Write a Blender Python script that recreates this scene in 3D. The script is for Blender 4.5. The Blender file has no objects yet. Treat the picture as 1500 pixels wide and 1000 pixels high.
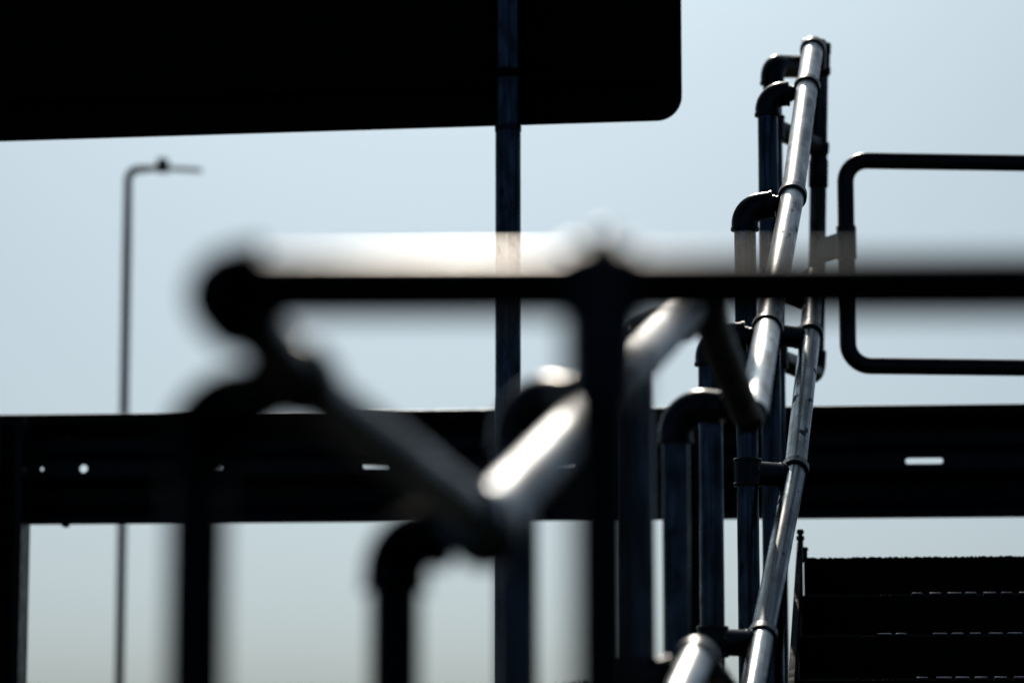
import bpy, bmesh, math, random
from mathutils import Vector, Matrix
random.seed(7)
scene = bpy.context.scene
C = scene.collection
rad = math.radians

# ------------------------------------------------------------------ camera
LENS, SENSOR = 110.0, 36.0
FPX = 1500.0 * LENS / SENSOR            # focal length in photo pixels
CAM_Z = 1.6
PITCH = math.atan(653.0 / FPX)
YAW = math.atan(532.0 / FPX * math.cos(PITCH))
cam_data = bpy.data.cameras.new('camera')
cam = bpy.data.objects.new('camera', cam_data)
C.objects.link(cam)
cam.location = (0, 0, CAM_Z)
cam.rotation_euler = (math.pi / 2 + PITCH, 0, YAW)
cam_data.lens = LENS
cam_data.sensor_width = SENSOR
cam_data.sensor_fit = 'HORIZONTAL'
cam_data.clip_start = 0.1
cam_data.clip_end = 6000
cam_data.dof.use_dof = True
cam_data.dof.focus_distance = 6.95
cam_data.dof.aperture_fstop = 2.2
cam_data.dof.aperture_blades = 0
scene.camera = cam

# ------------------------------------------------------------------ sky and sun
SUN_EL, SUN_AZ = 36.0, -8.0            # azimuth in degrees clockwise from +Y
world = bpy.data.worlds.new('World')
scene.world = world
world.use_nodes = True
nt = world.node_tree
bg = nt.nodes['Background']
sky = nt.nodes.new('ShaderNodeTexSky')
sky.sky_type = 'NISHITA'
sky.sun_disc = False
sky.sun_elevation = rad(SUN_EL)
sky.sun_rotation = rad(SUN_AZ)
sky.altitude = 0
sky.air_density = 0.3
sky.dust_density = 3.5
sky.ozone_density = 5.0
tint = nt.nodes.new('ShaderNodeMix')       # one even tint: the camera's cool-green white balance
tint.data_type = 'RGBA'
tint.blend_type = 'MULTIPLY'
tint.inputs[0].default_value = 1.0
tint.inputs[7].default_value = (0.89, 1.05, 1.01, 1.0)
nt.links.new(sky.outputs[0], tint.inputs[6])
nt.links.new(tint.outputs[2], bg.inputs[0])
bg.inputs[1].default_value = 0.052
sun_data = bpy.data.lights.new('sun', 'SUN')
sun = bpy.data.objects.new('sun', sun_data)
C.objects.link(sun)
sun_dir = Vector((math.sin(rad(SUN_AZ)) * math.cos(rad(SUN_EL)),
                  math.cos(rad(SUN_AZ)) * math.cos(rad(SUN_EL)), math.sin(rad(SUN_EL))))
sun.rotation_euler = sun_dir.to_track_quat('Z', 'Y').to_euler()
sun.location = (0, 0, 30)
sun_data.energy = 3.6
sun_data.angle = rad(0.53)
sun_data.color = (1.0, 0.89, 0.76)
scene.view_settings.view_transform = 'Standard'
scene.view_settings.look = 'None'
scene.view_settings.exposure = -0.15
scene.view_settings.gamma = 1.0
scene.view_settings.use_curve_mapping = False

# ------------------------------------------------------------------ helpers
CR = (cam.rotation_euler.to_matrix())
PIPE = 0.0483
def at(px, py, w):
    """A point of the place, from its photo pixel and how wide a 48.3 mm tube looks there."""
    s = w / PIPE
    return cam.location + CR @ Vector(((px - 750) / s, (500 - py) / s, -FPX / s))

W = {}
def link(name, mesh, mat, parent=None, mw=None):
    o = bpy.data.objects.new(name, mesh)
    C.objects.link(o)
    mw = mw or Matrix.Identity(4)
    if parent is not None:
        o.parent = parent
        o.matrix_parent_inverse = W[parent.name].inverted()
    o.matrix_basis = mw
    W[o.name] = mw.copy()
    if mesh is not None and mat is not None and not mesh.materials:
        mesh.materials.append(mat)
    return o
def thing(name, loc, label, cat, group=None):
    o = link(name, None, None, None, Matrix.Translation(loc))
    o['label'] = label
    o['category'] = cat
    if group:
        o['group'] = group
    return o
def mesh_from(name, verts, faces, smooth=True, sharp=35):
    m = bpy.data.meshes.new(name)
    m.from_pydata([tuple(v) for v in verts], [], faces)
    m.update()
    if smooth:
        for p in m.polygons:
            p.use_smooth = True
        m.set_sharp_from_angle(angle=rad(sharp))
    return m
def zframe(p, d):
    d = Vector(d).normalized()
    return Matrix.Translation(p) @ d.to_track_quat('Z', 'Y').to_matrix().to_4x4()
def lathe_mesh(name, prof, seg=40, closed=False, sharp=35):
    vs, fs = [], []
    n = len(prof)
    for r, z in prof:
        for k in range(seg):
            a = 2 * math.pi * k / seg
            vs.append((r * math.cos(a), r * math.sin(a), z))
    for i in range(n if closed else n - 1):
        j = (i + 1) % n
        for k in range(seg):
            k2 = (k + 1) % seg
            fs.append((i * seg + k, i * seg + k2, j * seg + k2, j * seg + k))
    if not closed:
        fs.append(tuple(reversed(range(seg))))
        fs.append(tuple((n - 1) * seg + k for k in range(seg)))
    return mesh_from(name, vs, fs, sharp=sharp)
def pipe(name, p0, p1, r, mat, parent, seg=40):
    p0, p1 = Vector(p0), Vector(p1)
    L = (p1 - p0).length
    b = min(0.0015, r * 0.1)
    n = max(2, int(L / 0.12))
    prof = [(r - b, 0), (r, b)] + [(r, L * i / n) for i in range(1, n)] + [(r, L - b), (r - b, L)]
    return link(name, lathe_mesh(name, prof, seg), mat, parent, zframe(p0, p1 - p0))
def lathe(name, p, d, prof, mat, parent, closed=False, seg=40):
    return link(name, lathe_mesh(name, prof, seg, closed), mat, parent, zframe(p, d))
def sweep(name, pts, radii, mat, parent, seg=36, sharp=35):
    pts = [Vector(p) for p in pts]
    n = len(pts)
    tang = []
    for i in range(n):
        a, b = pts[max(0, i - 1)], pts[min(n - 1, i + 1)]
        tang.append((b - a).normalized())
    ref = Vector((1, 0, 0)) if abs(tang[0].x) < 0.8 else Vector((0, 0, 1))
    u = (ref - tang[0] * ref.dot(tang[0])).normalized()
    vs, fs = [], []
    o0 = pts[0]
    for i in range(n):
        if i:
            q = tang[i - 1].rotation_difference(tang[i])
            u = (q @ u)
            u = (u - tang[i] * u.dot(tang[i])).normalized()
        v = tang[i].cross(u)
        for k in range(seg):
            a = 2 * math.pi * k / seg
            vs.append(pts[i] - o0 + (u * math.cos(a) + v * math.sin(a)) * radii[i])
    for i in range(n - 1):
        for k in range(seg):
            k2 = (k + 1) % seg
            fs.append((i * seg + k, i * seg + k2, (i + 1) * seg + k2, (i + 1) * seg + k))
    fs.append(tuple(reversed(range(seg))))
    fs.append(tuple((n - 1) * seg + k for k in range(seg)))
    return link(name, mesh_from(name, vs, fs, sharp=sharp), mat, parent, Matrix.Translation(o0))
def arc(c0, corner, c1, rb, n=12):
    """Points of a fillet of radius rb where c0-corner meets corner-c1."""
    a = (c0 - corner).normalized()
    b = (c1 - corner).normalized()
    ang = a.angle(b)
    t = rb / math.tan(ang / 2)
    s = corner + a * t
    e = corner + b * t
    bis = (a + b).normalized()
    cc = corner + bis * (rb / math.sin(ang / 2))
    out = []
    for i in range(n + 1):
        f = i / n
        v = (s - cc).normalized().slerp((e - cc).normalized(), f)
        out.append(cc + v * rb)
    return out
def box_mesh(name, x0, x1, y0, y1, z0, z1, bev=0.0):
    bm = bmesh.new()
    bmesh.ops.create_cube(bm, size=1)
    for v in bm.verts:
        v.co = ((x0 + x1) / 2 + v.co.x * (x1 - x0), (y0 + y1) / 2 + v.co.y * (y1 - y0), (z0 + z1) / 2 + v.co.z * (z1 - z0))
    if bev:
        bmesh.ops.bevel(bm, geom=bm.edges[:] , offset=bev, segments=2, affect='EDGES')
    m = bpy.data.meshes.new(name)
    bm.to_mesh(m)
    bm.free()
    return m
def frame(o, xdir, zdir=(0, 0, 1)):
    x = Vector(xdir).normalized()
    z = Vector(zdir)
    y = z.cross(x).normalized()
    z = x.cross(y)
    m = Matrix((x, y, z)).transposed().to_4x4()
    m.translation = o
    return m

# ------------------------------------------------------------------ materials
def new_mat(name):
    m = bpy.data.materials.new(name)
    m.use_nodes = True
    t = m.node_tree
    return m, t, t.nodes['Principled BSDF']
def node(t, kind, **kw):
    n = t.nodes.new(kind)
    for k, v in kw.items():
        setattr(n, k, v)
    return n
def ramp(t, fac, stops):
    r = node(t, 'ShaderNodeValToRGB')
    e = r.color_ramp.elements
    e[0].position, e[0].color = stops[0][0], stops[0][1]
    e[1].position, e[1].color = stops[-1][0], stops[-1][1]
    for p, c in stops[1:-1]:
        x = e.new(p)
        x.color = c
    t.links.new(fac, r.inputs[0])
    return r.outputs[0]
def g(v, a=1.0):
    return (v, v, v, a)
def tex(t, scale, kind='ShaderNodeTexNoise', sc=1.0, detail=4.0):
    co = node(t, 'ShaderNodeTexCoord')
    mp = node(t, 'ShaderNodeMapping')
    mp.inputs['Scale'].default_value = scale
    inf = node(t, 'ShaderNodeObjectInfo')
    add = node(t, 'ShaderNodeVectorMath', operation='ADD')
    mul = node(t, 'ShaderNodeMath', operation='MULTIPLY')
    mul.inputs[1].default_value = 57.0
    t.links.new(inf.outputs['Random'], mul.inputs[0])
    t.links.new(co.outputs['Object'], mp.inputs[0])
    t.links.new(mp.outputs[0], add.inputs[0])
    t.links.new(mul.outputs[0], add.inputs[1])
    n = node(t, kind)
    n.inputs['Scale'].default_value = sc
    if kind == 'ShaderNodeTexNoise':
        n.inputs['Detail'].default_value = detail
    t.links.new(add.outputs[0], n.inputs['Vector'])
    return n
def mixc(t, fac, a, b, mode='MIX'):
    m = node(t, 'ShaderNodeMix', data_type='RGBA', blend_type=mode)
    if isinstance(fac, float):
        m.inputs[0].default_value = fac
    else:
        t.links.new(fac, m.inputs[0])
    for s, v in ((6, a), (7, b)):
        if isinstance(v, tuple):
            m.inputs[s].default_value = v
        else:
            t.links.new(v, m.inputs[s])
    return m.outputs[2]

def galvanised(name, lo, hi, r0, r1, dirt=1.0, hue=(0.94, 1.0, 1.06), refl_lines=0.35):
    m, t, p = new_mat(name)
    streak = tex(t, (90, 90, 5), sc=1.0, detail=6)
    mott = tex(t, (28, 28, 14), sc=1.0, detail=5)
    fine = tex(t, (240, 240, 40), sc=1.0, detail=3)
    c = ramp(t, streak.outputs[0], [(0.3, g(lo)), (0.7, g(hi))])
    c2 = ramp(t, mott.outputs[0], [(0.38, g(0.45)), (0.58, g(1.0))])
    c = mixc(t, 0.75, c, c2, 'MULTIPLY')
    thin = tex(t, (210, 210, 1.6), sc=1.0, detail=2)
    c3 = ramp(t, thin.outputs[0], [(0.40, g(0.25)), (0.47, g(1.0))])  # thin dark lengthwise lines: streak reflections painted into the base colour
    c = mixc(t, refl_lines, c, c3, 'MULTIPLY')
    spots = tex(t, (38, 38, 16), sc=1.0, detail=2)
    sp = ramp(t, spots.outputs[0], [(0.64, g(0.0)), (0.72, g(0.75 * dirt))])
    c = mixc(t, sp, c, (0.05, 0.052, 0.055, 1))
    speck = tex(t, (150, 150, 90), sc=1.0, detail=2)
    sk = ramp(t, speck.outputs[0], [(0.66, g(0.0)), (0.72, g(0.8 * dirt))])
    c = mixc(t, sk, c, (0.06, 0.06, 0.062, 1))
    c = mixc(t, 1.0, c, tuple(hue) + (1,), 'MULTIPLY')
    t.links.new(c, p.inputs['Base Color'])
    p.inputs['Metallic'].default_value = 1.0
    rr = ramp(t, mott.outputs[0], [(0.3, g(r1)), (0.7, g(r0))])
    rr = mixc(t, sp, rr, g(0.75))
    t.links.new(rr, p.inputs['Roughness'])
    b = node(t, 'ShaderNodeBump')
    b.inputs['Strength'].default_value = 0.12
    b.inputs['Distance'].default_value = 0.001
    s = mixc(t, 0.5, streak.outputs[0], fine.outputs[0])
    t.links.new(s, b.inputs['Height'])
    t.links.new(b.outputs[0], p.inputs['Normal'])
    return m
def painted(name, col, rough, metal=0.0, var=0.5, bump=0.1, spec=0.5):
    m, t, p = new_mat(name)
    n1 = tex(t, (30, 30, 30), sc=1.0, detail=6)
    c = ramp(t, n1.outputs[0], [(0.3, tuple(x * (1 - var * 0.5) for x in col) + (1,)), (0.7, tuple(x * (1 + var) for x in col) + (1,))])
    t.links.new(c, p.inputs['Base Color'])
    rr = ramp(t, n1.outputs[0], [(0.3, g(rough * 0.8)), (0.7, g(min(1, rough * 1.3)))])
    t.links.new(rr, p.inputs['Roughness'])
    p.inputs['Metallic'].default_value = metal
    p.inputs['Specular IOR Level'].default_value = spec
    n2 = tex(t, (300, 300, 300), sc=1.0, detail=3)
    b = node(t, 'ShaderNodeBump')
    b.inputs['Strength'].default_value = bump
    b.inputs['Distance'].default_value = 0.001
    t.links.new(n2.outputs[0], b.inputs['Height'])
    t.links.new(b.outputs[0], p.inputs['Normal'])
    return m
M_RAIL = galvanised('galvanised_rail', 0.36, 0.66, 0.32, 0.46)
M_MID = galvanised('scuffed_reflection_rail', 0.16, 0.42, 0.17, 0.34, 1.2, (0.86, 1.0, 1.12), 0.85)  # scuffs, plus strong reflection streaks painted into the colour
M_MATT = galvanised('matt_galvanised_rail', 0.5, 0.75, 0.5, 0.62)
M_DULL = galvanised('dull_rail', 0.26, 0.42, 0.38, 0.5)
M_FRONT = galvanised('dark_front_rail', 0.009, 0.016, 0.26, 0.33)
M_BRIGHT = galvanised('polished_clamp', 0.5, 0.7, 0.2, 0.3)
M_POST = galvanised('weathered_reflection_post', 0.035, 0.19, 0.2, 0.38, 1.0, (0.78, 1.0, 1.2))  # reflections put into the colour: darkened, tinted blue and streaked lengthwise
M_FIT = painted('black_fitting', (0.003, 0.0055, 0.010), 0.27, spec=0.35)
M_FITN = painted('matt_black_fitting', (0.003, 0.005, 0.008), 0.8, spec=0.02)
M_NEAR = painted('near_black_post', (0.004, 0.006, 0.009), 0.5, spec=0.12)
M_RING = galvanised('dull_clamp_metal', 0.10, 0.22, 0.3, 0.45)
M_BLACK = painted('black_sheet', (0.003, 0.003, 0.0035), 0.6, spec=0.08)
M_GATE = painted('dark_gate_paint', (0.003, 0.005, 0.009), 0.32, spec=0.4)
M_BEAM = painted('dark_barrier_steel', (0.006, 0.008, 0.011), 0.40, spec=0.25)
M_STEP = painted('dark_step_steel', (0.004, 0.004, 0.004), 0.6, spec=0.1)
M_STUD = painted('worn_stud_steel', (0.65, 0.63, 0.6), 0.32, metal=1.0)
M_STRING = painted('stringer_paint', (0.012, 0.018, 0.026), 0.75, spec=0.04)
M_LEVEL = painted('matt_black_tube', (0.004, 0.004, 0.005), 0.5, spec=0.15)
M_LAMP = painted('lamp_paint', (0.03, 0.035, 0.04), 0.5)
M_SCREW = painted('screw_steel', (0.02, 0.02, 0.022), 0.4, metal=0.6)

# ------------------------------------------------------------------ the ground
def ground_material():
    m, t, p = new_mat('dark_grass_ground')
    n = tex(t, (3, 3, 3), sc=1.0, detail=8)
    c = ramp(t, n.outputs[0], [(0.3, (0.012, 0.014, 0.008, 1)), (0.7, (0.035, 0.042, 0.02, 1))])
    t.links.new(c, p.inputs['Base Color'])
    p.inputs['Roughness'].default_value = 0.95
    p.inputs['Specular IOR Level'].default_value = 0.1
    return m
M_GROUND = ground_material()
CREST = at(750, 1002, 25.4)
prof = [(-3000, 0.0), (-60, 0.0), (-4, 0.15), (1.5, 0.3), (3.2, 0.5), (5.6, 0.62), (7.2, CAM_Z - 0.1), (8.2, CREST.z - 0.03), (CREST.y, CREST.z), (CREST.y + 1.5, CREST.z - 0.02), (60, CREST.z - 0.6), (3000, CREST.z - 4)]
def ground_z(y):
    for (a, za), (b, zb) in zip(prof, prof[1:]):
        if a <= y <= b:
            return za + (zb - za) * (y - a) / (b - a)
    return 0
xs = [-3000, -200, -30] + [-8 + i * 0.5 for i in range(33)] + [30, 200, 3000]
ys = []
for (a, za), (b, zb) in zip(prof, prof[1:]):
    k = 6 if b - a < 6 else 2
    ys += [a + (b - a) * i / k for i in range(k)]
ys.append(prof[-1][0])
vs = [(x, y, ground_z(y) + (random.uniform(-0.012, 0.004) if abs(x) < 9 and 0 < y < 12 else 0)) for y in ys for x in xs]
nx = len(xs)
fs = [(j * nx + i, j * nx + i + 1, (j + 1) * nx + i + 1, (j + 1) * nx + i) for j in range(len(ys) - 1) for i in range(nx - 1)]
o = link('ground', mesh_from('ground', vs, fs), M_GROUND)
o['kind'] = 'structure'

# ------------------------------------------------------------------ road sign behind the stairs
SA, SB = at(0, 207, 27.72), at(960, 177, 28.6)
SB.z = SA.z = (SA.z + SB.z) / 2
sdir = (SB - SA).normalized()
s_right = at(998, 100, 28.6)
s_len = (s_right - SA).dot(sdir)
sign = thing('road_sign', (SA.x, SA.y, ground_z(SA.y)), 'large black sign panel with rounded corner on a tall round post, seen from behind', 'sign')
def rounded_panel(name, x0, x1, z0, z1, r, th):
    bm = bmesh.new()
    pts = []
    for cx, cz, a0 in ((x1 - r, z0 + r, -90), (x1 - r, z1 - r, 0), (x0 + r, z1 - r, 90), (x0 + r, z0 + r, 180)):
        for k in range(11):
            a = rad(a0 + 9 * k)
            pts.append((cx + r * math.cos(a), cz + r * math.sin(a)))
    f = [bm.verts.new((x, -th / 2, z)) for x, z in pts]
    b = [bm.verts.new((x, th / 2, z)) for x, z in pts]
    n = len(pts)
    bm.faces.new(f)
    bm.faces.new(list(reversed(b)))
    for i in range(n):
        bm.faces.new((f[(i + 1) % n], f[i], b[i], b[(i + 1) % n]))
    bmesh.ops.recalc_face_normals(bm, faces=bm.faces)
    m = bpy.data.meshes.new(name)
    bm.to_mesh(m)
    bm.free()
    return m
sfr = frame(SA, sdir)
SX0, SX1 = s_len - 2.6, s_len
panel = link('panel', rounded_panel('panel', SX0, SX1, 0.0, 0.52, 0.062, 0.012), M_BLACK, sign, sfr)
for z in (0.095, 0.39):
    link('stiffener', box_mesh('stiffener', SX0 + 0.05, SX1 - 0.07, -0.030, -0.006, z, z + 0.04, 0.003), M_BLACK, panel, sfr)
px_post = (at(750, 190, 28.4) - SA).dot(sdir)
for sx in (px_post, SX0 + (SX1 - px_post)):
    base = sfr @ Vector((sx, -0.062, 0))
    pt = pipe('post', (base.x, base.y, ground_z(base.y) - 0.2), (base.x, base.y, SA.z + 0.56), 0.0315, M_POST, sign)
    for z in (0.115, 0.41):
        lathe('clamp', base + Vector((0, 0, z - 0.011)), (0, 0, 1), [(0.0312, 0), (0.0345, 0.001), (0.0345, 0.021), (0.0312, 0.022)], M_BLACK, sign, closed=True)
    lathe('collar', base + Vector((0, 0, -0.03)), (0, 0, 1), [(0.0312, 0), (0.033, 0.001), (0.033, 0.014), (0.0312, 0.015)], M_FIT, sign, closed=True)

# ------------------------------------------------------------------ crash barrier
BA, BB = at(-120, 689.3, 25.14), at(1640, 671.2, 26.02)
BB.z = BA.z = (BA.z + BB.z) / 2
bdir = (BB - BA).normalized()
blen = (BB - BA).length
bfr = frame(BA, bdir)
barrier = thing('crash_barrier', ((BA.x + BB.x) / 2, (BA.y + BB.y) / 2, ground_z(BA.y)), 'long dark steel crash barrier with slotted beam running across behind the stairs', 'barrier')
def bx(px, py=680):
    """Distance along the beam of the photo column px."""
    best = None
    for i in range(2001):
        s = blen * i / 2000
        q = CR.transposed() @ (BA + bdir * s - cam.location)
        x = 750 + FPX * q.x / -q.z
        if best is None or abs(x - px) < best[0]:
            best = (abs(x - px), s)
    return best[1]
def beam_mesh():
    th = 0.004
    hw = 0.021
    prof_t = [(hw, 0.0), (hw + 0.022, 0.040), (hw + 0.032, 0.052), (0.085, 0.058), (0.100, 0.052), (0.128, 0.020), (0.140, 0.010), (0.155, 0.006)]
    bm = bmesh.new()
    def strip(pr):
        a = [bm.verts.new((0, y, z)) for z, y in pr]
        b = [bm.verts.new((blen, y, z)) for z, y in pr]
        for i in range(len(pr) - 1):
            bm.faces.new((a[i], b[i], b[i + 1], a[i + 1]))
    strip(prof_t)
    strip([(-z, y) for z, y in prof_t])
    holes = []
    for px, hl, hh in ((62, 0.0045, 0.006), (123, 0.0112, 0.0112), (298, 0.052, 0.0065), (552, 0.038, 0.0065), (818, 0.050, 0.0062), (1354, 0.051, 0.0080), (1580, 0.055, 0.0095)):
        holes.append((bx(px), hl, hh))
    x = 0.0
    def quad(x0, x1):
        vv = [bm.verts.new(c) for c in ((x0, 0, -hw), (x1, 0, -hw), (x1, 0, hw), (x0, 0, hw))]
        bm.faces.new(vv)
    for hx, hl, hh in holes:
        x0, x1 = hx - hl - 0.015, hx + hl + 0.015
        quad(x, x0)
        x = x1
        N = 32
        inner, outer = [], []
        for k in range(N):
            a = 2 * math.pi * (k + 0.5) / N
            ca, sa = math.cos(a), math.sin(a)
            inner.append(bm.verts.new((hx + (hl - hh) * (1 if ca > 0 else -1) + hh * ca, 0, hh * sa)))
            f = max(abs(ca), abs(sa))
            outer.append(bm.verts.new((hx + ca / f * (x1 - x0) / 2, 0, sa / f * hw)))
        for k in range(N):
            k2 = (k + 1) % N
            bm.faces.new((inner[k], inner[k2], outer[k2], outer[k]))
        for cx, cz, ks in ((x1, hw, N // 8), (x0, hw, 3 * N // 8), (x0, -hw, 5 * N // 8), (x1, -hw, 7 * N // 8)):
            cv = bm.verts.new((cx, 0, cz))
            bm.faces.new((outer[ks - 1], outer[ks], cv))
    quad(x, blen)
    bmesh.ops.recalc_face_normals(bm, faces=bm.faces)
    m = bpy.data.meshes.new('beam')
    bm.to_mesh(m)
    bm.free()
    return m
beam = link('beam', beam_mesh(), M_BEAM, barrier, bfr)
sm = beam.modifiers.new('thickness', 'SOLIDIFY')
sm.thickness = 0.0035
sm.offset = 0
def barrier_post(px):
    s = bx(px)
    # C-section post on the near side of the beam
    bm = bmesh.new()
    w2, d, l, th = 0.041, 0.11, 0.02, 0.005
    sec = [(-w2, -0.006), (w2, -0.006), (w2, -d), (w2 - l, -d), (w2 - l, -d + th), (w2 - th, -d + th), (w2 - th, -0.006 - th), (-w2 + th, -0.006 - th), (-w2 + th, -d + th), (-w2 + l, -d + th), (-w2 + l, -d), (-w2, -d)]
    z0 = ground_z(BA.y) - 0.3 - BA.z
    lo = [bm.verts.new((s + a, b, z0)) for a, b in sec]
    hi = [bm.verts.new((s + a, b, 0.135)) for a, b in sec]
    n = len(sec)
    for i in range(n):
        bm.faces.new((lo[i], lo[(i + 1) % n], hi[(i + 1) % n], hi[i]))
    bm.faces.new(hi)
    bm.faces.new(list(reversed(lo)))
    bmesh.ops.recalc_face_normals(bm, faces=bm.faces)
    m = bpy.data.meshes.new('post')
    bm.to_mesh(m)
    bm.free()
    p = link('post', m, M_BEAM, barrier, bfr)
    lathe('bolt', bfr @ Vector((s, -0.012, 0)), -(bfr.to_3x3() @ Vector((0, 1, 0))), [(0.014, 0), (0.014, 0.008), (0.01, 0.012), (0.008, 0.02)], M_SCREW, barrier, seg=12)
barrier_post(26)
barrier_post(1010)
for px, z in ((98, -0.150), (98, 0.085), (40, 0.085)):
    s = bx(px)
    lathe('bolt', bfr @ Vector((s, 0.004, z)), (0.0, -0.6, -0.8) if z < 0 else (0, -1, 0), [(0.012, 0), (0.012, 0.009), (0.007, 0.012)], M_SCREW, barrier, seg=12)

# ------------------------------------------------------------------ lamp post
LT = at(188, 249, 15.0)
LB = Vector((LT.x, LT.y, ground_z(LT.y) - 0.3))
lamp = thing('lamp_post', (LT.x, LT.y, ground_z(LT.y)), 'thin grey lamp post with a bent arm and flat head at the left', 'lamp post')
L1 = at(238, 246, 15.0)
pts = [LB] + [LB.lerp(LT, i / 8) for i in range(1, 8)] + arc(LB, LT, L1, 0.05, 10) + [L1]
sweep('pole', pts, [0.021] * 8 + [0.019] * 11 + [0.013], M_LAMP, lamp)
ld = (at(297, 249, 15.0) - L1).normalized()
hfr = frame(L1, ld)
head = link('lamp_head', box_mesh('lamp_head', 0.0, 0.186, -0.035, 0.035, -0.007, 0.003, 0.002), painted('lamp_head_plastic', (0.35, 0.37, 0.38), 0.4), lamp, hfr)
link('bracket', box_mesh('bracket', -0.026, 0.026, -0.035, 0.035, -0.02, 0.042, 0.005), M_LAMP, lamp, hfr)

# ------------------------------------------------------------------ staircase
ST, SBt = at(1171, 806, 28.6), at(1155, 1000, 32.2)
h = Vector((0, 1, 0))
side = Vector((1, 0, 0))
RISE, RUN = 0.108, 0.28
N0 = at(1320, 815, 29.0)                 # a point on the nose of the top landing
x_left = ST.x + 0.012
x_right = at(1500, 815, 29).x + 0.55
stairs = thing('staircase', ((x_left + x_right) / 2, N0.y - 1.2, ground_z(N0.y - 1.2)), 'dark steel staircase with studded step edges at the lower right', 'staircase')
sw = x_right - x_left
def step_mesh(depth, hgt):
    # tread with a turned-down front lip, ragged along its top edge
    bm = bmesh.new()
    n = 260
    rng = random.Random(int(depth * 1000 + hgt * 977))
    rows = []
    for i in range(n + 1):
        x = sw * i / n
        dz = rng.choice((0, 0, 0.0008, -0.001, 0.0014, -0.0018)) 
        rows.append([bm.verts.new(c) for c in ((x, 0.0, -hgt), (x, 0.0, -0.004 + dz), (x, 0.005, dz), (x, depth, 0.0), (x, depth, -0.03))])
    for a, b in zip(rows, rows[1:]):
        for k in range(4):
            bm.faces.new((a[k], b[k], b[k + 1], a[k + 1]))
    m = bpy.data.meshes.new('tread')
    bm.to_mesh(m)
    bm.free()
    return m
stud_mesh = lathe_mesh('grip_stud', [(0.0005, 0), (0.002, 0.001), (0.0026, 0.004), (0.0026, 0.031), (0.002, 0.034), (0.0005, 0.035)], 10)
stud_mesh.materials.append(M_STUD)
rngs = random.Random(3)
def step(k):
    p = Vector((x_left, N0.y - RUN * k, N0.z - RISE * k))
    depth = 1.4 if k == 0 else RUN + 0.02
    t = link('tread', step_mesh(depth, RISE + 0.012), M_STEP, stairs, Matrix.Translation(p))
    if 1 <= k <= 4:
        i = 0
        while 0.05 + i * 0.0415 < sw - 0.05:
            x = 0.05 + i * 0.0415
            i += 1
            prob = (0.0, 0.35, 0.8, 0.95)[min(3, int(x / 0.11))]
            if rngs.random() > prob:
                continue
            L = rngs.uniform(0.7, 1.0)
            mw = zframe(p + Vector((x, 0.006, 0.0015)), (1, 0, rngs.uniform(-0.012, 0.012))) @ Matrix.Diagonal((1, 1, L, 1))
            link('grip_stud', stud_mesh, None, t, mw)
    return p
for k in range(0, 10):
    pk = step(k)
# middle landing, lower flight, lower landing (below the frame)
zl = N0.z - RISE * 10
y_end = N0.y - RUN * 9
link('landing', box_mesh('landing', x_left, x_right, y_end - 1.0, y_end + 0.02, zl - 0.05, zl, 0.003), M_STEP, stairs)
for k in range(4):
    zz = zl - 0.105 * (k + 1)
    yy = y_end - 1.0 - 0.28 * (k + 1)
    link('tread', box_mesh('tread', x_left, x_right, yy, yy + 0.295, zz - 0.04, zz, 0.003), M_STEP, stairs)
link('landing', box_mesh('landing', x_left - 0.5, x_right, yy - 1.2, yy - 0.005, zz - 0.15, zz - 0.1, 0.003), M_STEP, stairs)
# stringers: plate along the flight
def stringer(x0, th):
    a = Vector((x0, N0.y - RUN * 9.3, N0.z - RISE * 9.3 + 0.035))
    b = Vector((x0, N0.y + 0.10, N0.z + 0.035 + RISE * 0.1))
    bm = bmesh.new()
    lo = -0.20
    vv = []
    for x in (0, th):
        vv.append([bm.verts.new((a.x + x, a.y, a.z + lo)), bm.verts.new((a.x + x, b.y, b.z + lo)), bm.verts.new((a.x + x, b.y, b.z)), bm.verts.new((a.x + x, a.y, a.z))])
    bm.faces.new(vv[0])
    bm.faces.new(list(reversed(vv[1])))
    for i in range(4):
        j = (i + 1) % 4
        bm.faces.new((vv[0][j], vv[0][i], vv[1][i], vv[1][j]))
    bmesh.ops.bevel(bm, geom=bm.edges[:], offset=0.001, segments=1, affect='EDGES')
    bmesh.ops.recalc_face_normals(bm, faces=bm.faces)
    m = bpy.data.meshes.new('stringer')
    bm.to_mesh(m)
    bm.free()
    return link('stringer', m, M_STRING, stairs)
sl = stringer(x_left - 0.018, 0.014)
stringer(x_right + 0.002, 0.014)
bp = Vector((x_left - 0.008, N0.y + 0.02, N0.z + 0.035))
lathe('bolt', bp, (0, 0, 1), [(0.007, -0.02), (0.007, 0.008), (0.010, 0.009), (0.010, 0.019), (0.006, 0.020), (0.006, 0.024), (0.009, 0.025), (0.009, 0.033), (0.006, 0.036)], M_SCREW, sl, seg=8)
lathe('bolt', bp + Vector((0.012, -0.06, -0.03)), (0, 0, 1), [(0.006, -0.02), (0.006, 0.008), (0.008, 0.009), (0.008, 0.016), (0.004, 0.018)], M_SCREW, sl, seg=8)
for yy2 in (N0.y + 1.3, N0.y - 1.2):
    link('leg', box_mesh('leg', x_left + 0.1, x_left + 0.16, yy2 - 0.03, yy2 + 0.03, ground_z(yy2) - 0.2, N0.z - 0.1 - max(0, (N0.y - yy2) * RISE / RUN), 0.003), M_STEP, stairs)
    link('leg', box_mesh('leg', x_right - 0.16, x_right - 0.1, yy2 - 0.03, yy2 + 0.03, ground_z(yy2) - 0.2, N0.z - 0.1 - max(0, (N0.y - yy2) * RISE / RUN), 0.003), M_STEP, stairs)

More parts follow.
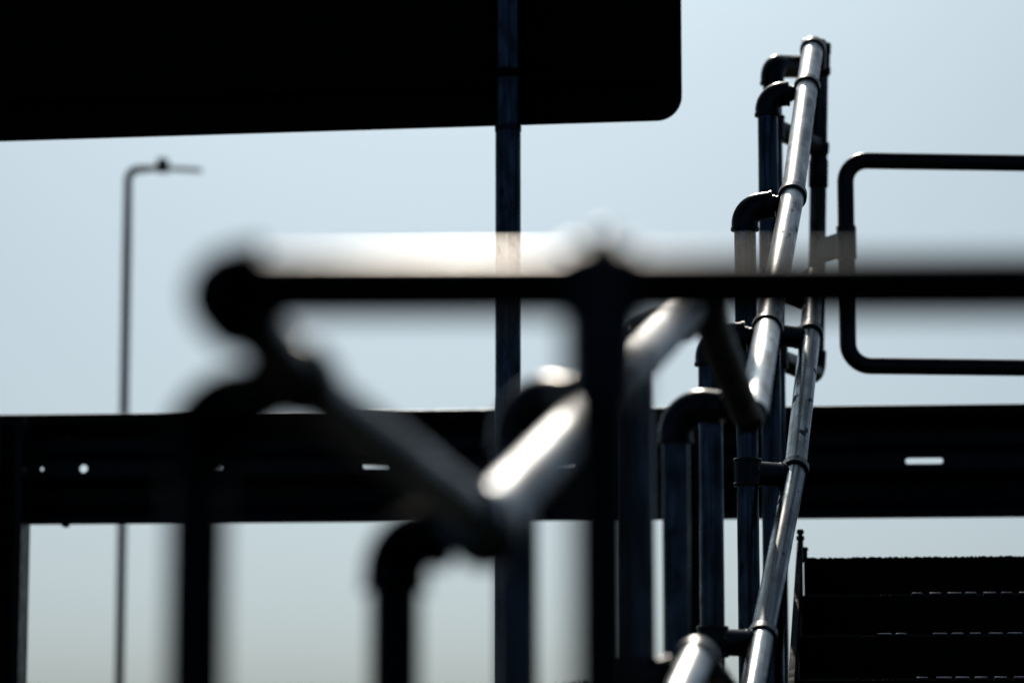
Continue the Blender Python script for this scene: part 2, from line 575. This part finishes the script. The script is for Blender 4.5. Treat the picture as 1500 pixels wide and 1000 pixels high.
# ------------------------------------------------------------------ tube railings
RF = 0.0305
def ring(p, d, parent, r=0.0265, mat=None, half=0.013):
    """Clamp ring round a rail: bright rolled band with dark ends."""
    ro = r + 0.0062
    return lathe('clamp_ring', Vector(p) - Vector(d).normalized() * half, d,
                 [(r - 0.0006, 0), (ro - 0.002, 0.0), (ro, 0.002), (ro, 2 * half - 0.002), (ro - 0.002, 2 * half), (r - 0.0006, 2 * half)], mat or M_RING, parent, closed=True, seg=48)
def screw(p, d, parent, r=0.0085):
    return lathe('set_screw', p, d, [(r, -0.006), (r, 0.0015), (r * 0.75, 0.003), (r * 0.5, 0.003), (r * 0.45, 0.0005)], M_FIT, parent, seg=16)
def elbow_post(parent, E, Rg, rp=0.0245, mat=None, sock=0.034, rb=0.040, rf=RF, screws=True, fit=None):
    """Vertical post from the ground to E, elbow there, arm to the ring at Rg."""
    E, Rg = Vector(E), Vector(Rg)
    arm = Rg - E
    al = arm.length
    ad = arm.normalized()
    down = Vector((0, 0, -1))
    gz = ground_z(E.y) - 0.15
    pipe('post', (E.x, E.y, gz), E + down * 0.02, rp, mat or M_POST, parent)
    arcp = arc(E + down, E, E + ad, rb, 14)
    s0 = arcp[0] + down * (max(0.0, sock - rb) + 0.016)
    pts = [s0, s0 - down * 0.0012, s0 - down * 0.007, s0 - down * 0.0085] + arcp
    rs = [rf + 0.0005, rf + 0.0018, rf + 0.0018, rf] + [rf] * len(arcp)
    end = Rg - ad * 0.044
    if (end - arcp[-1]).dot(ad) < 0.012:
        end = arcp[-1] + ad * 0.012
    pts += [end - ad * 0.0075, end - ad * 0.006, end - ad * 0.001, end]
    rs += [rf * 0.985, rf + 0.0012, rf + 0.0012, rf - 0.0012]
    el = sweep('elbow', pts, rs, fit or M_FIT, parent)
    lathe('neck', end - ad * 0.004, ad, [(0.0205, 0), (0.0205, 0.010), (0.0175, 0.013), (0.018, max(0.02, (Rg - end).length - 0.018))], M_FIT, parent, seg=28)
    if screws:
        fr = ad.cross(Vector((0, 0, 1))).normalized()
        if fr.y > 0:
            fr = -fr
        screw(arcp[0] + down * 0.004 + fr * rf, fr + Vector((-0.25, 0, 0)), el)
        screw(arcp[-1] + ad * 0.006 + fr * rf, fr + Vector((0, 0, -0.2)), el)
    return el
def tee(parent, P, Rg, half=0.031, ra=0.027, rf=RF, nsc=True):
    """Sleeve round a post at P with an arm to a ring at Rg."""
    P, Rg = Vector(P), Vector(Rg)
    t = lathe('tee', P - Vector((0, 0, half)), (0, 0, 1), [(0.0243, 0), (rf, 0), (rf + 0.0016, 0.0015), (rf + 0.0016, 0.006), (rf, 0.008), (rf, 2 * half - 0.008), (rf + 0.0016, 2 * half - 0.006), (rf + 0.0016, 2 * half - 0.0015), (rf, 2 * half), (0.0243, 2 * half)], M_FIT, parent, closed=True)
    ad = (Rg - P).normalized()
    al = (Rg - P).length
    lathe('tee_arm', P + ad * 0.012, ad, [(ra, 0), (ra, al - 0.060), (ra + 0.0015, al - 0.058), (ra + 0.0015, al - 0.052), (ra - 0.003, al - 0.050), (0.018, al - 0.047), (0.018, al - 0.030)], M_FIT, parent, seg=32)
    if nsc:
        fr = ad.cross(Vector((0, 0, 1))).normalized()
        if fr.y > 0:
            fr = -fr
        screw(P + fr * rf, fr, t)
    return t
def rail_run(parent, pts, r, mat, name='rail'):
    for a, b in zip(pts, pts[1:]):
        d = (b - a).normalized()
        pipe(name, a - d * 0.004, b + d * 0.004, r, mat, parent, seg=48)

# --- upper flight
upper = thing('stair_railing', at(1080, 1150, 35), 'sharp silver tube railing climbing the upper flight, held by black elbow posts', 'railing')
RA = 0.0262
J3 = at(1103, 606, 40)
R0 = at(1124, 482, 35)
R1 = at(1161, 287, 31.5)
R2 = at(1182, 128, 28.7)
RT = at(1190.5, 72, 27.6)
rail_run(upper, [J3, R0, R1, R2, RT], RA, M_RAIL)
B0 = at(1098, 1040, 37.5)
BR0 = at(1117, 932, 35)
BR1 = at(1165, 688, 31.5)
BR2 = at(1187, 488, 28.7)
BR3 = at(1191, 415, 27.6)
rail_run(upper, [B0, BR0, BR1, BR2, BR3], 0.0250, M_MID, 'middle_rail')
dn = Vector((0, 0, -0.012))
for Rg, prev, nxt, px, ey, w in ((R0, J3, R1, 1040, 498, 35), (R1, R0, R2, 1091, 306, 31.5), (R2, R1, RT, 1124, 140, 28.7)):
    ring(Rg, nxt - prev, upper, RA)
    elbow_post(upper, at(px, ey, w), Rg + dn)
for Rg, prev, nxt, px, w in ((BR0, B0, BR1, 1040, 35), (BR1, BR0, BR2, 1091, 31.5), (BR2, BR1, BR3, 1124, 28.7)):
    ring(Rg, nxt - prev, upper, 0.0252)
    q = at(px, 0, w)
    E = at(px, 700, w)
    # same vertical as the post above it
    top = {1040: at(1040, 498, 35), 1091: at(1091, 306, 31.5), 1124: at(1124, 140, 28.7)}[px]
    tee(upper, (top.x, top.y, Rg.z - 0.014), Rg + Vector((0, 0, -0.014)))
ring(RT - (RT - R2).normalized() * 0.004, RT - R2, upper, RA)
# end post of the flight and the closing drop tube behind the silver rail
E3 = at(1131, 97, 27.3)
D0, D1 = at(1201.5, 62, 26.6), at(1194.5, 548, 26.6)
elbow_post(upper, E3, D0.lerp(D1, 0.075), screws=False)
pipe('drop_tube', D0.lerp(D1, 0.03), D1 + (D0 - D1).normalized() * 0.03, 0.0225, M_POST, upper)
dd = (D1 - D0).normalized()
lathe('end_fitting', D0, dd, [(0.020, 0), (0.0265, 0.002), (0.029, 0.006), (0.029, 0.030), (0.027, 0.034), (0.027, 0.066), (0.029, 0.068), (0.029, 0.084), (0.0235, 0.092)], M_FIT, upper)
capt, capb = at(1192, 58, 26.9), at(1192, 106, 26.9)
lathe('end_cap', capt, capb - capt, [(0.028, 0), (0.0315, 0.002), (0.032, 0.004), (0.032, 0.07), (0.030, 0.076), (0.024, 0.08)], M_FIT, upper)
f1 = D0.lerp(D1, (207 - 62) / 486)
lathe('coupling', f1, dd, [(0.0222, 0), (0.0275, 0.003), (0.0285, 0.012), (0.0275, 0.030), (0.0235, 0.038), (0.0235, 0.048), (0.0262, 0.052), (0.0262, 0.120), (0.024, 0.124), (0.0222, 0.124)], M_FIT, upper)
rail_end = lathe('coupling', BR3 - (BR3 - BR2).normalized() * 0.02, BR3 - BR2, [(0.0255, 0), (0.029, 0.002), (0.029, 0.05), (0.02, 0.056)], M_FIT, upper)
P3xy = E3
for fy in (215, 445):
    tgt = D0.lerp(D1, (fy - 62) / 486.0)
    P = Vector((P3xy.x, P3xy.y, tgt.z))
    tee(upper, P, tgt, nsc=False)
# lower elbow of the drop tube back to the end post
Pl = Vector((P3xy.x, P3xy.y, D1.z))
ap = arc(D0, D1, Pl, 0.03, 10)
sweep('elbow', [ap[0] - dd * 0.03, ap[0] - dd * 0.022] + ap + [Pl + (D1 - Pl).normalized() * 0.03], [0.0275, 0.0285] + [0.0275] * len(ap) + [0.0275], M_FIT, upper)
lathe('tee', Pl - Vector((0, 0, 0.031)), (0, 0, 1), [(0.0243, 0), (RF, 0), (RF + 0.001, 0.002), (RF + 0.001, 0.06), (RF, 0.062), (0.0243, 0.062)], M_FIT, upper, closed=True)

# --- lower flight and middle landing
lower = thing('stair_railing', at(720, 1500, 64), 'blurred silver tube railing of the lower flight with a zigzag handrail and black elbows', 'railing')
C0 = at(338, 434, 95)
Rc = at(438, 556, 89)
J1 = at(711, 765, 76)
RE = at(888, 580, 62)
J2 = at(1014, 449, 50)
RLW = 0.0225
rail_run(lower, [C0, Rc], RLW, M_FIT, 'link_tube')
rail_run(lower, [Rc, J1], RLW, M_DULL)
rail_run(lower, [J1, RE, J2], 0.0255, M_MATT)
J2b = at(1032, 446, 50)
J3b = at(1092, 606, 40.3)
pipe('rail', J2b, J3b, 0.0262, M_LEVEL, lower)
# swivel knuckles where the flight meets the level runs
def knuckle(p, d, parent, r=0.034, half=0.03):
    n = 10
    pr = [(max(0.004, r * math.sin(math.pi * (0.06 + 0.88 * i / n))), -half * math.cos(math.pi * (0.06 + 0.88 * i / n))) for i in range(n + 1)]
    return lathe('swivel', p, d, pr, M_FIT, parent, seg=32)
knuckle(at(1025, 443, 50), Vector((1, 0, 0.1)), lower, 0.029, 0.028)
knuckle(J1 + Vector((0.0, 0, -0.014)), Vector((1, 0, 0)), lower, 0.031, 0.034)
knuckle(at(1097, 612, 40.2), Vector((1, 0, 0)), lower, 0.028, 0.026)
ring(J1 + (RE - J1).normalized() * 0.012, RE - J1, lower, 0.0258, M_BRIGHT)
ring(J1 + (Rc - J1).normalized() * 0.03, Rc - J1, lower, 0.0250, M_MID)
ring(RE, J2 - RE, lower, 0.0258)
ring(J2 - (J2 - RE).normalized() * 0.01, J2 - RE, lower, 0.0258, M_FIT)
ring(Rc, J1 - C0, lower, 0.0258, M_FIT)
elbow_post(lower, at(292, 594, 88), Rc + Vector((0, 0, -0.016)), rb=0.040, fit=M_FITN, mat=M_NEAR)
knuckle(Rc, Vector((1, 0, -0.2)), lower, 0.033, 0.032)
elbow_post(lower, at(579, 788, 75), J1 + Vector((0, 0, -0.012)), rb=0.033, fit=M_FITN, mat=M_NEAR)
elbow_post(lower, at(757, 581, 61), RE + dn)
Em2 = at(934, 497, 46)
elbow_post(lower, Em2, at(1022, 462, 47.5), rb=0.035)
elbow_post(lower, at(989, 590, 39.5), at(1094, 601, 39.8), rb=0.05)
# its middle rails, mostly under the frame
drop = Vector((0, 0, -0.545))
MJ2 = at(1022, 962, 47)
MJ1 = J1 + Vector((0, 0, -0.55))
rail_run(lower, [MJ1, MJ2], 0.0255, M_RAIL, 'middle_rail')
ring(MJ2 - (MJ2 - MJ1).normalized() * 0.018, MJ2 - MJ1, lower, 0.0258)
tee(lower, (Em2.x, Em2.y, MJ2.z - 0.03), MJ2 + Vector((0, 0, -0.02)))
pipe('middle_rail', MJ2 + Vector((0.012, 0, -0.012)), B0 + Vector((-0.01, 0, -0.01)), 0.0235, M_FIT, lower)
Em1 = at(989, 590, 39.5)
tee(lower, (Em1.x, Em1.y, MJ2.z - 0.12), Vector((B0.x, Em1.y, MJ2.z - 0.12)))

# --- foreground guard across the view
front = thing('guard_railing', at(874, 1900, 97), 'strongly blurred dark tube rail crossing nearest the camera on a single post', 'railing')
FL, FR = at(326, 421, 96.5), at(1700, 417, 97.5)
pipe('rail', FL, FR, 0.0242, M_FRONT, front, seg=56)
FT = FL.lerp(FR, (886 - 326) / (1700 - 326.0))
fd = (FR - FL).normalized()
pipe('post', (FT.x, FT.y, ground_z(FT.y) - 0.15), FT, 0.0235, M_NEAR, front)
lathe('tee', FT - fd * 0.027, fd, [(0.0244, 0), (RF, 0), (RF + 0.0016, 0.002), (RF + 0.0016, 0.007), (RF, 0.009), (RF, 0.045), (RF + 0.0016, 0.047), (RF + 0.0016, 0.052), (RF, 0.054), (0.0244, 0.054)], M_FIT, front, closed=True)
lathe('tee_arm', FT - Vector((0, 0, 0.085)), (0, 0, 1), [(0.0244, 0), (RF + 0.001, 0.001), (RF + 0.001, 0.01), (RF, 0.012), (RF, 0.085)], M_FIT, front)
lathe('pivot_bolt', FT + Vector((0, 0, RF - 0.006)), (0, -0.1, 1), [(0.017 * math.cos(a), 0.017 * math.sin(a)) for a in [rad(q) for q in range(0, 90, 11)]], M_FIT, front)
ap = [FL + fd * 0.03, FL + fd * 0.024] + arc(FL + fd, FL, C0.lerp(Rc, 0.6), 0.022, 12)
tail = (C0.lerp(Rc, 0.6) - ap[-1]).normalized()
ap += [ap[-1] + tail * 0.03, ap[-1] + tail * 0.036]
sweep('elbow', ap, [RF + 0.003, RF + 0.0045] + [RF + 0.003] * (len(ap) - 4) + [RF + 0.003, RF + 0.001], M_FITN, front)

# ------------------------------------------------------------------ swing gate
gate = thing('swing_gate', at(1238, 1000, 27), 'dark bent tube swing gate hinged beside the top of the stairs', 'gate')
GA, GB = at(1238, 235, 27), at(1640, 241, 26.82)
GC, GD = at(1238, 541, 27), at(1640, 546, 26.82)
GC = Vector((GA.x, GA.y, GC.z))
GD = Vector((GB.x, GB.y, GD.z))
pth = [GB] + [GB.lerp(GA, i / 6) for i in range(1, 5)] + arc(GB, GA, GC, 0.058, 14) + [GA.lerp(GC, 0.5)] + arc(GA, GC, GD, 0.058, 14) + [GC.lerp(GD, i / 6) for i in range(2, 6)] + [GD]
sweep('tube_frame', pth, [0.0218] * len(pth), M_GATE, gate)
hp = D0.lerp(D1, (371 - 62) / 486.0)
gx = Vector((GA.x, GA.y, hp.z))
link('hinge', box_mesh('hinge', 0.0, (gx - hp).length, -0.012, 0.012, -0.032, 0.032, 0.003), M_GATE, gate, frame(hp, gx - hp))
pipe('hinge_pin', gx - Vector((0, 0, 0.045)), gx + Vector((0, 0, 0.045)), 0.026, M_GATE, gate)

# ------------------------------------------------------------------ grass along the crest
def grass():
    rng = random.Random(11)
    vs, fs = [], []
    def blade(x, y, z, hgt, wd, lean):
        a = rng.uniform(0, math.pi)
        dx, dy = math.cos(a) * wd / 2, math.sin(a) * wd / 2
        lx, ly = rng.gauss(0, lean), rng.gauss(0, lean)
        n = len(vs)
        vs.extend([(x - dx, y - dy, z), (x + dx, y + dy, z), (x + dx * 0.6 + lx * 0.4, y + dy * 0.6 + ly * 0.4, z + hgt * 0.6), (x - dx * 0.6 + lx * 0.4, y - dy * 0.6 + ly * 0.4, z + hgt * 0.6), (x + lx, y + ly, z + hgt)])
        fs.extend([(n, n + 1, n + 2, n + 3), (n + 3, n + 2, n + 4)])
    for i in range(9000):
        y = rng.uniform(7.2, 9.4)
        x = rng.uniform(-4.0, 2.6)
        blade(x, y, ground_z(y) - 0.01, rng.uniform(0.006, 0.022), 0.003, 0.008)
    for px, n, hh in ((848, 160, 0.022), (868, 90, 0.03), (20, 120, 0.028), (345, 50, 0.016), (120, 60, 0.014), (640, 70, 0.014), (690, 40, 0.012), (450, 30, 0.012)):
        c = at(px, 1002, 25.4)
        for k in range(n):
            x, y = c.x + rng.gauss(0, 0.03), c.y + rng.gauss(0, 0.05)
            blade(x, y, ground_z(y) - 0.01, hh * rng.uniform(0.4, 1.1), 0.0035, 0.008)
    m = bpy.data.meshes.new('grass')
    m.from_pydata(vs, [], fs)
    return m
mg, tg, pg = new_mat('grass_blades')
pg.inputs['Base Color'].default_value = (0.035, 0.05, 0.018, 1)
pg.inputs['Roughness'].default_value = 0.7
o = link('grass', grass(), mg)
o['kind'] = 'stuff'
o['label'] = 'short dark grass along the top of the bank'
o['category'] = 'grass'
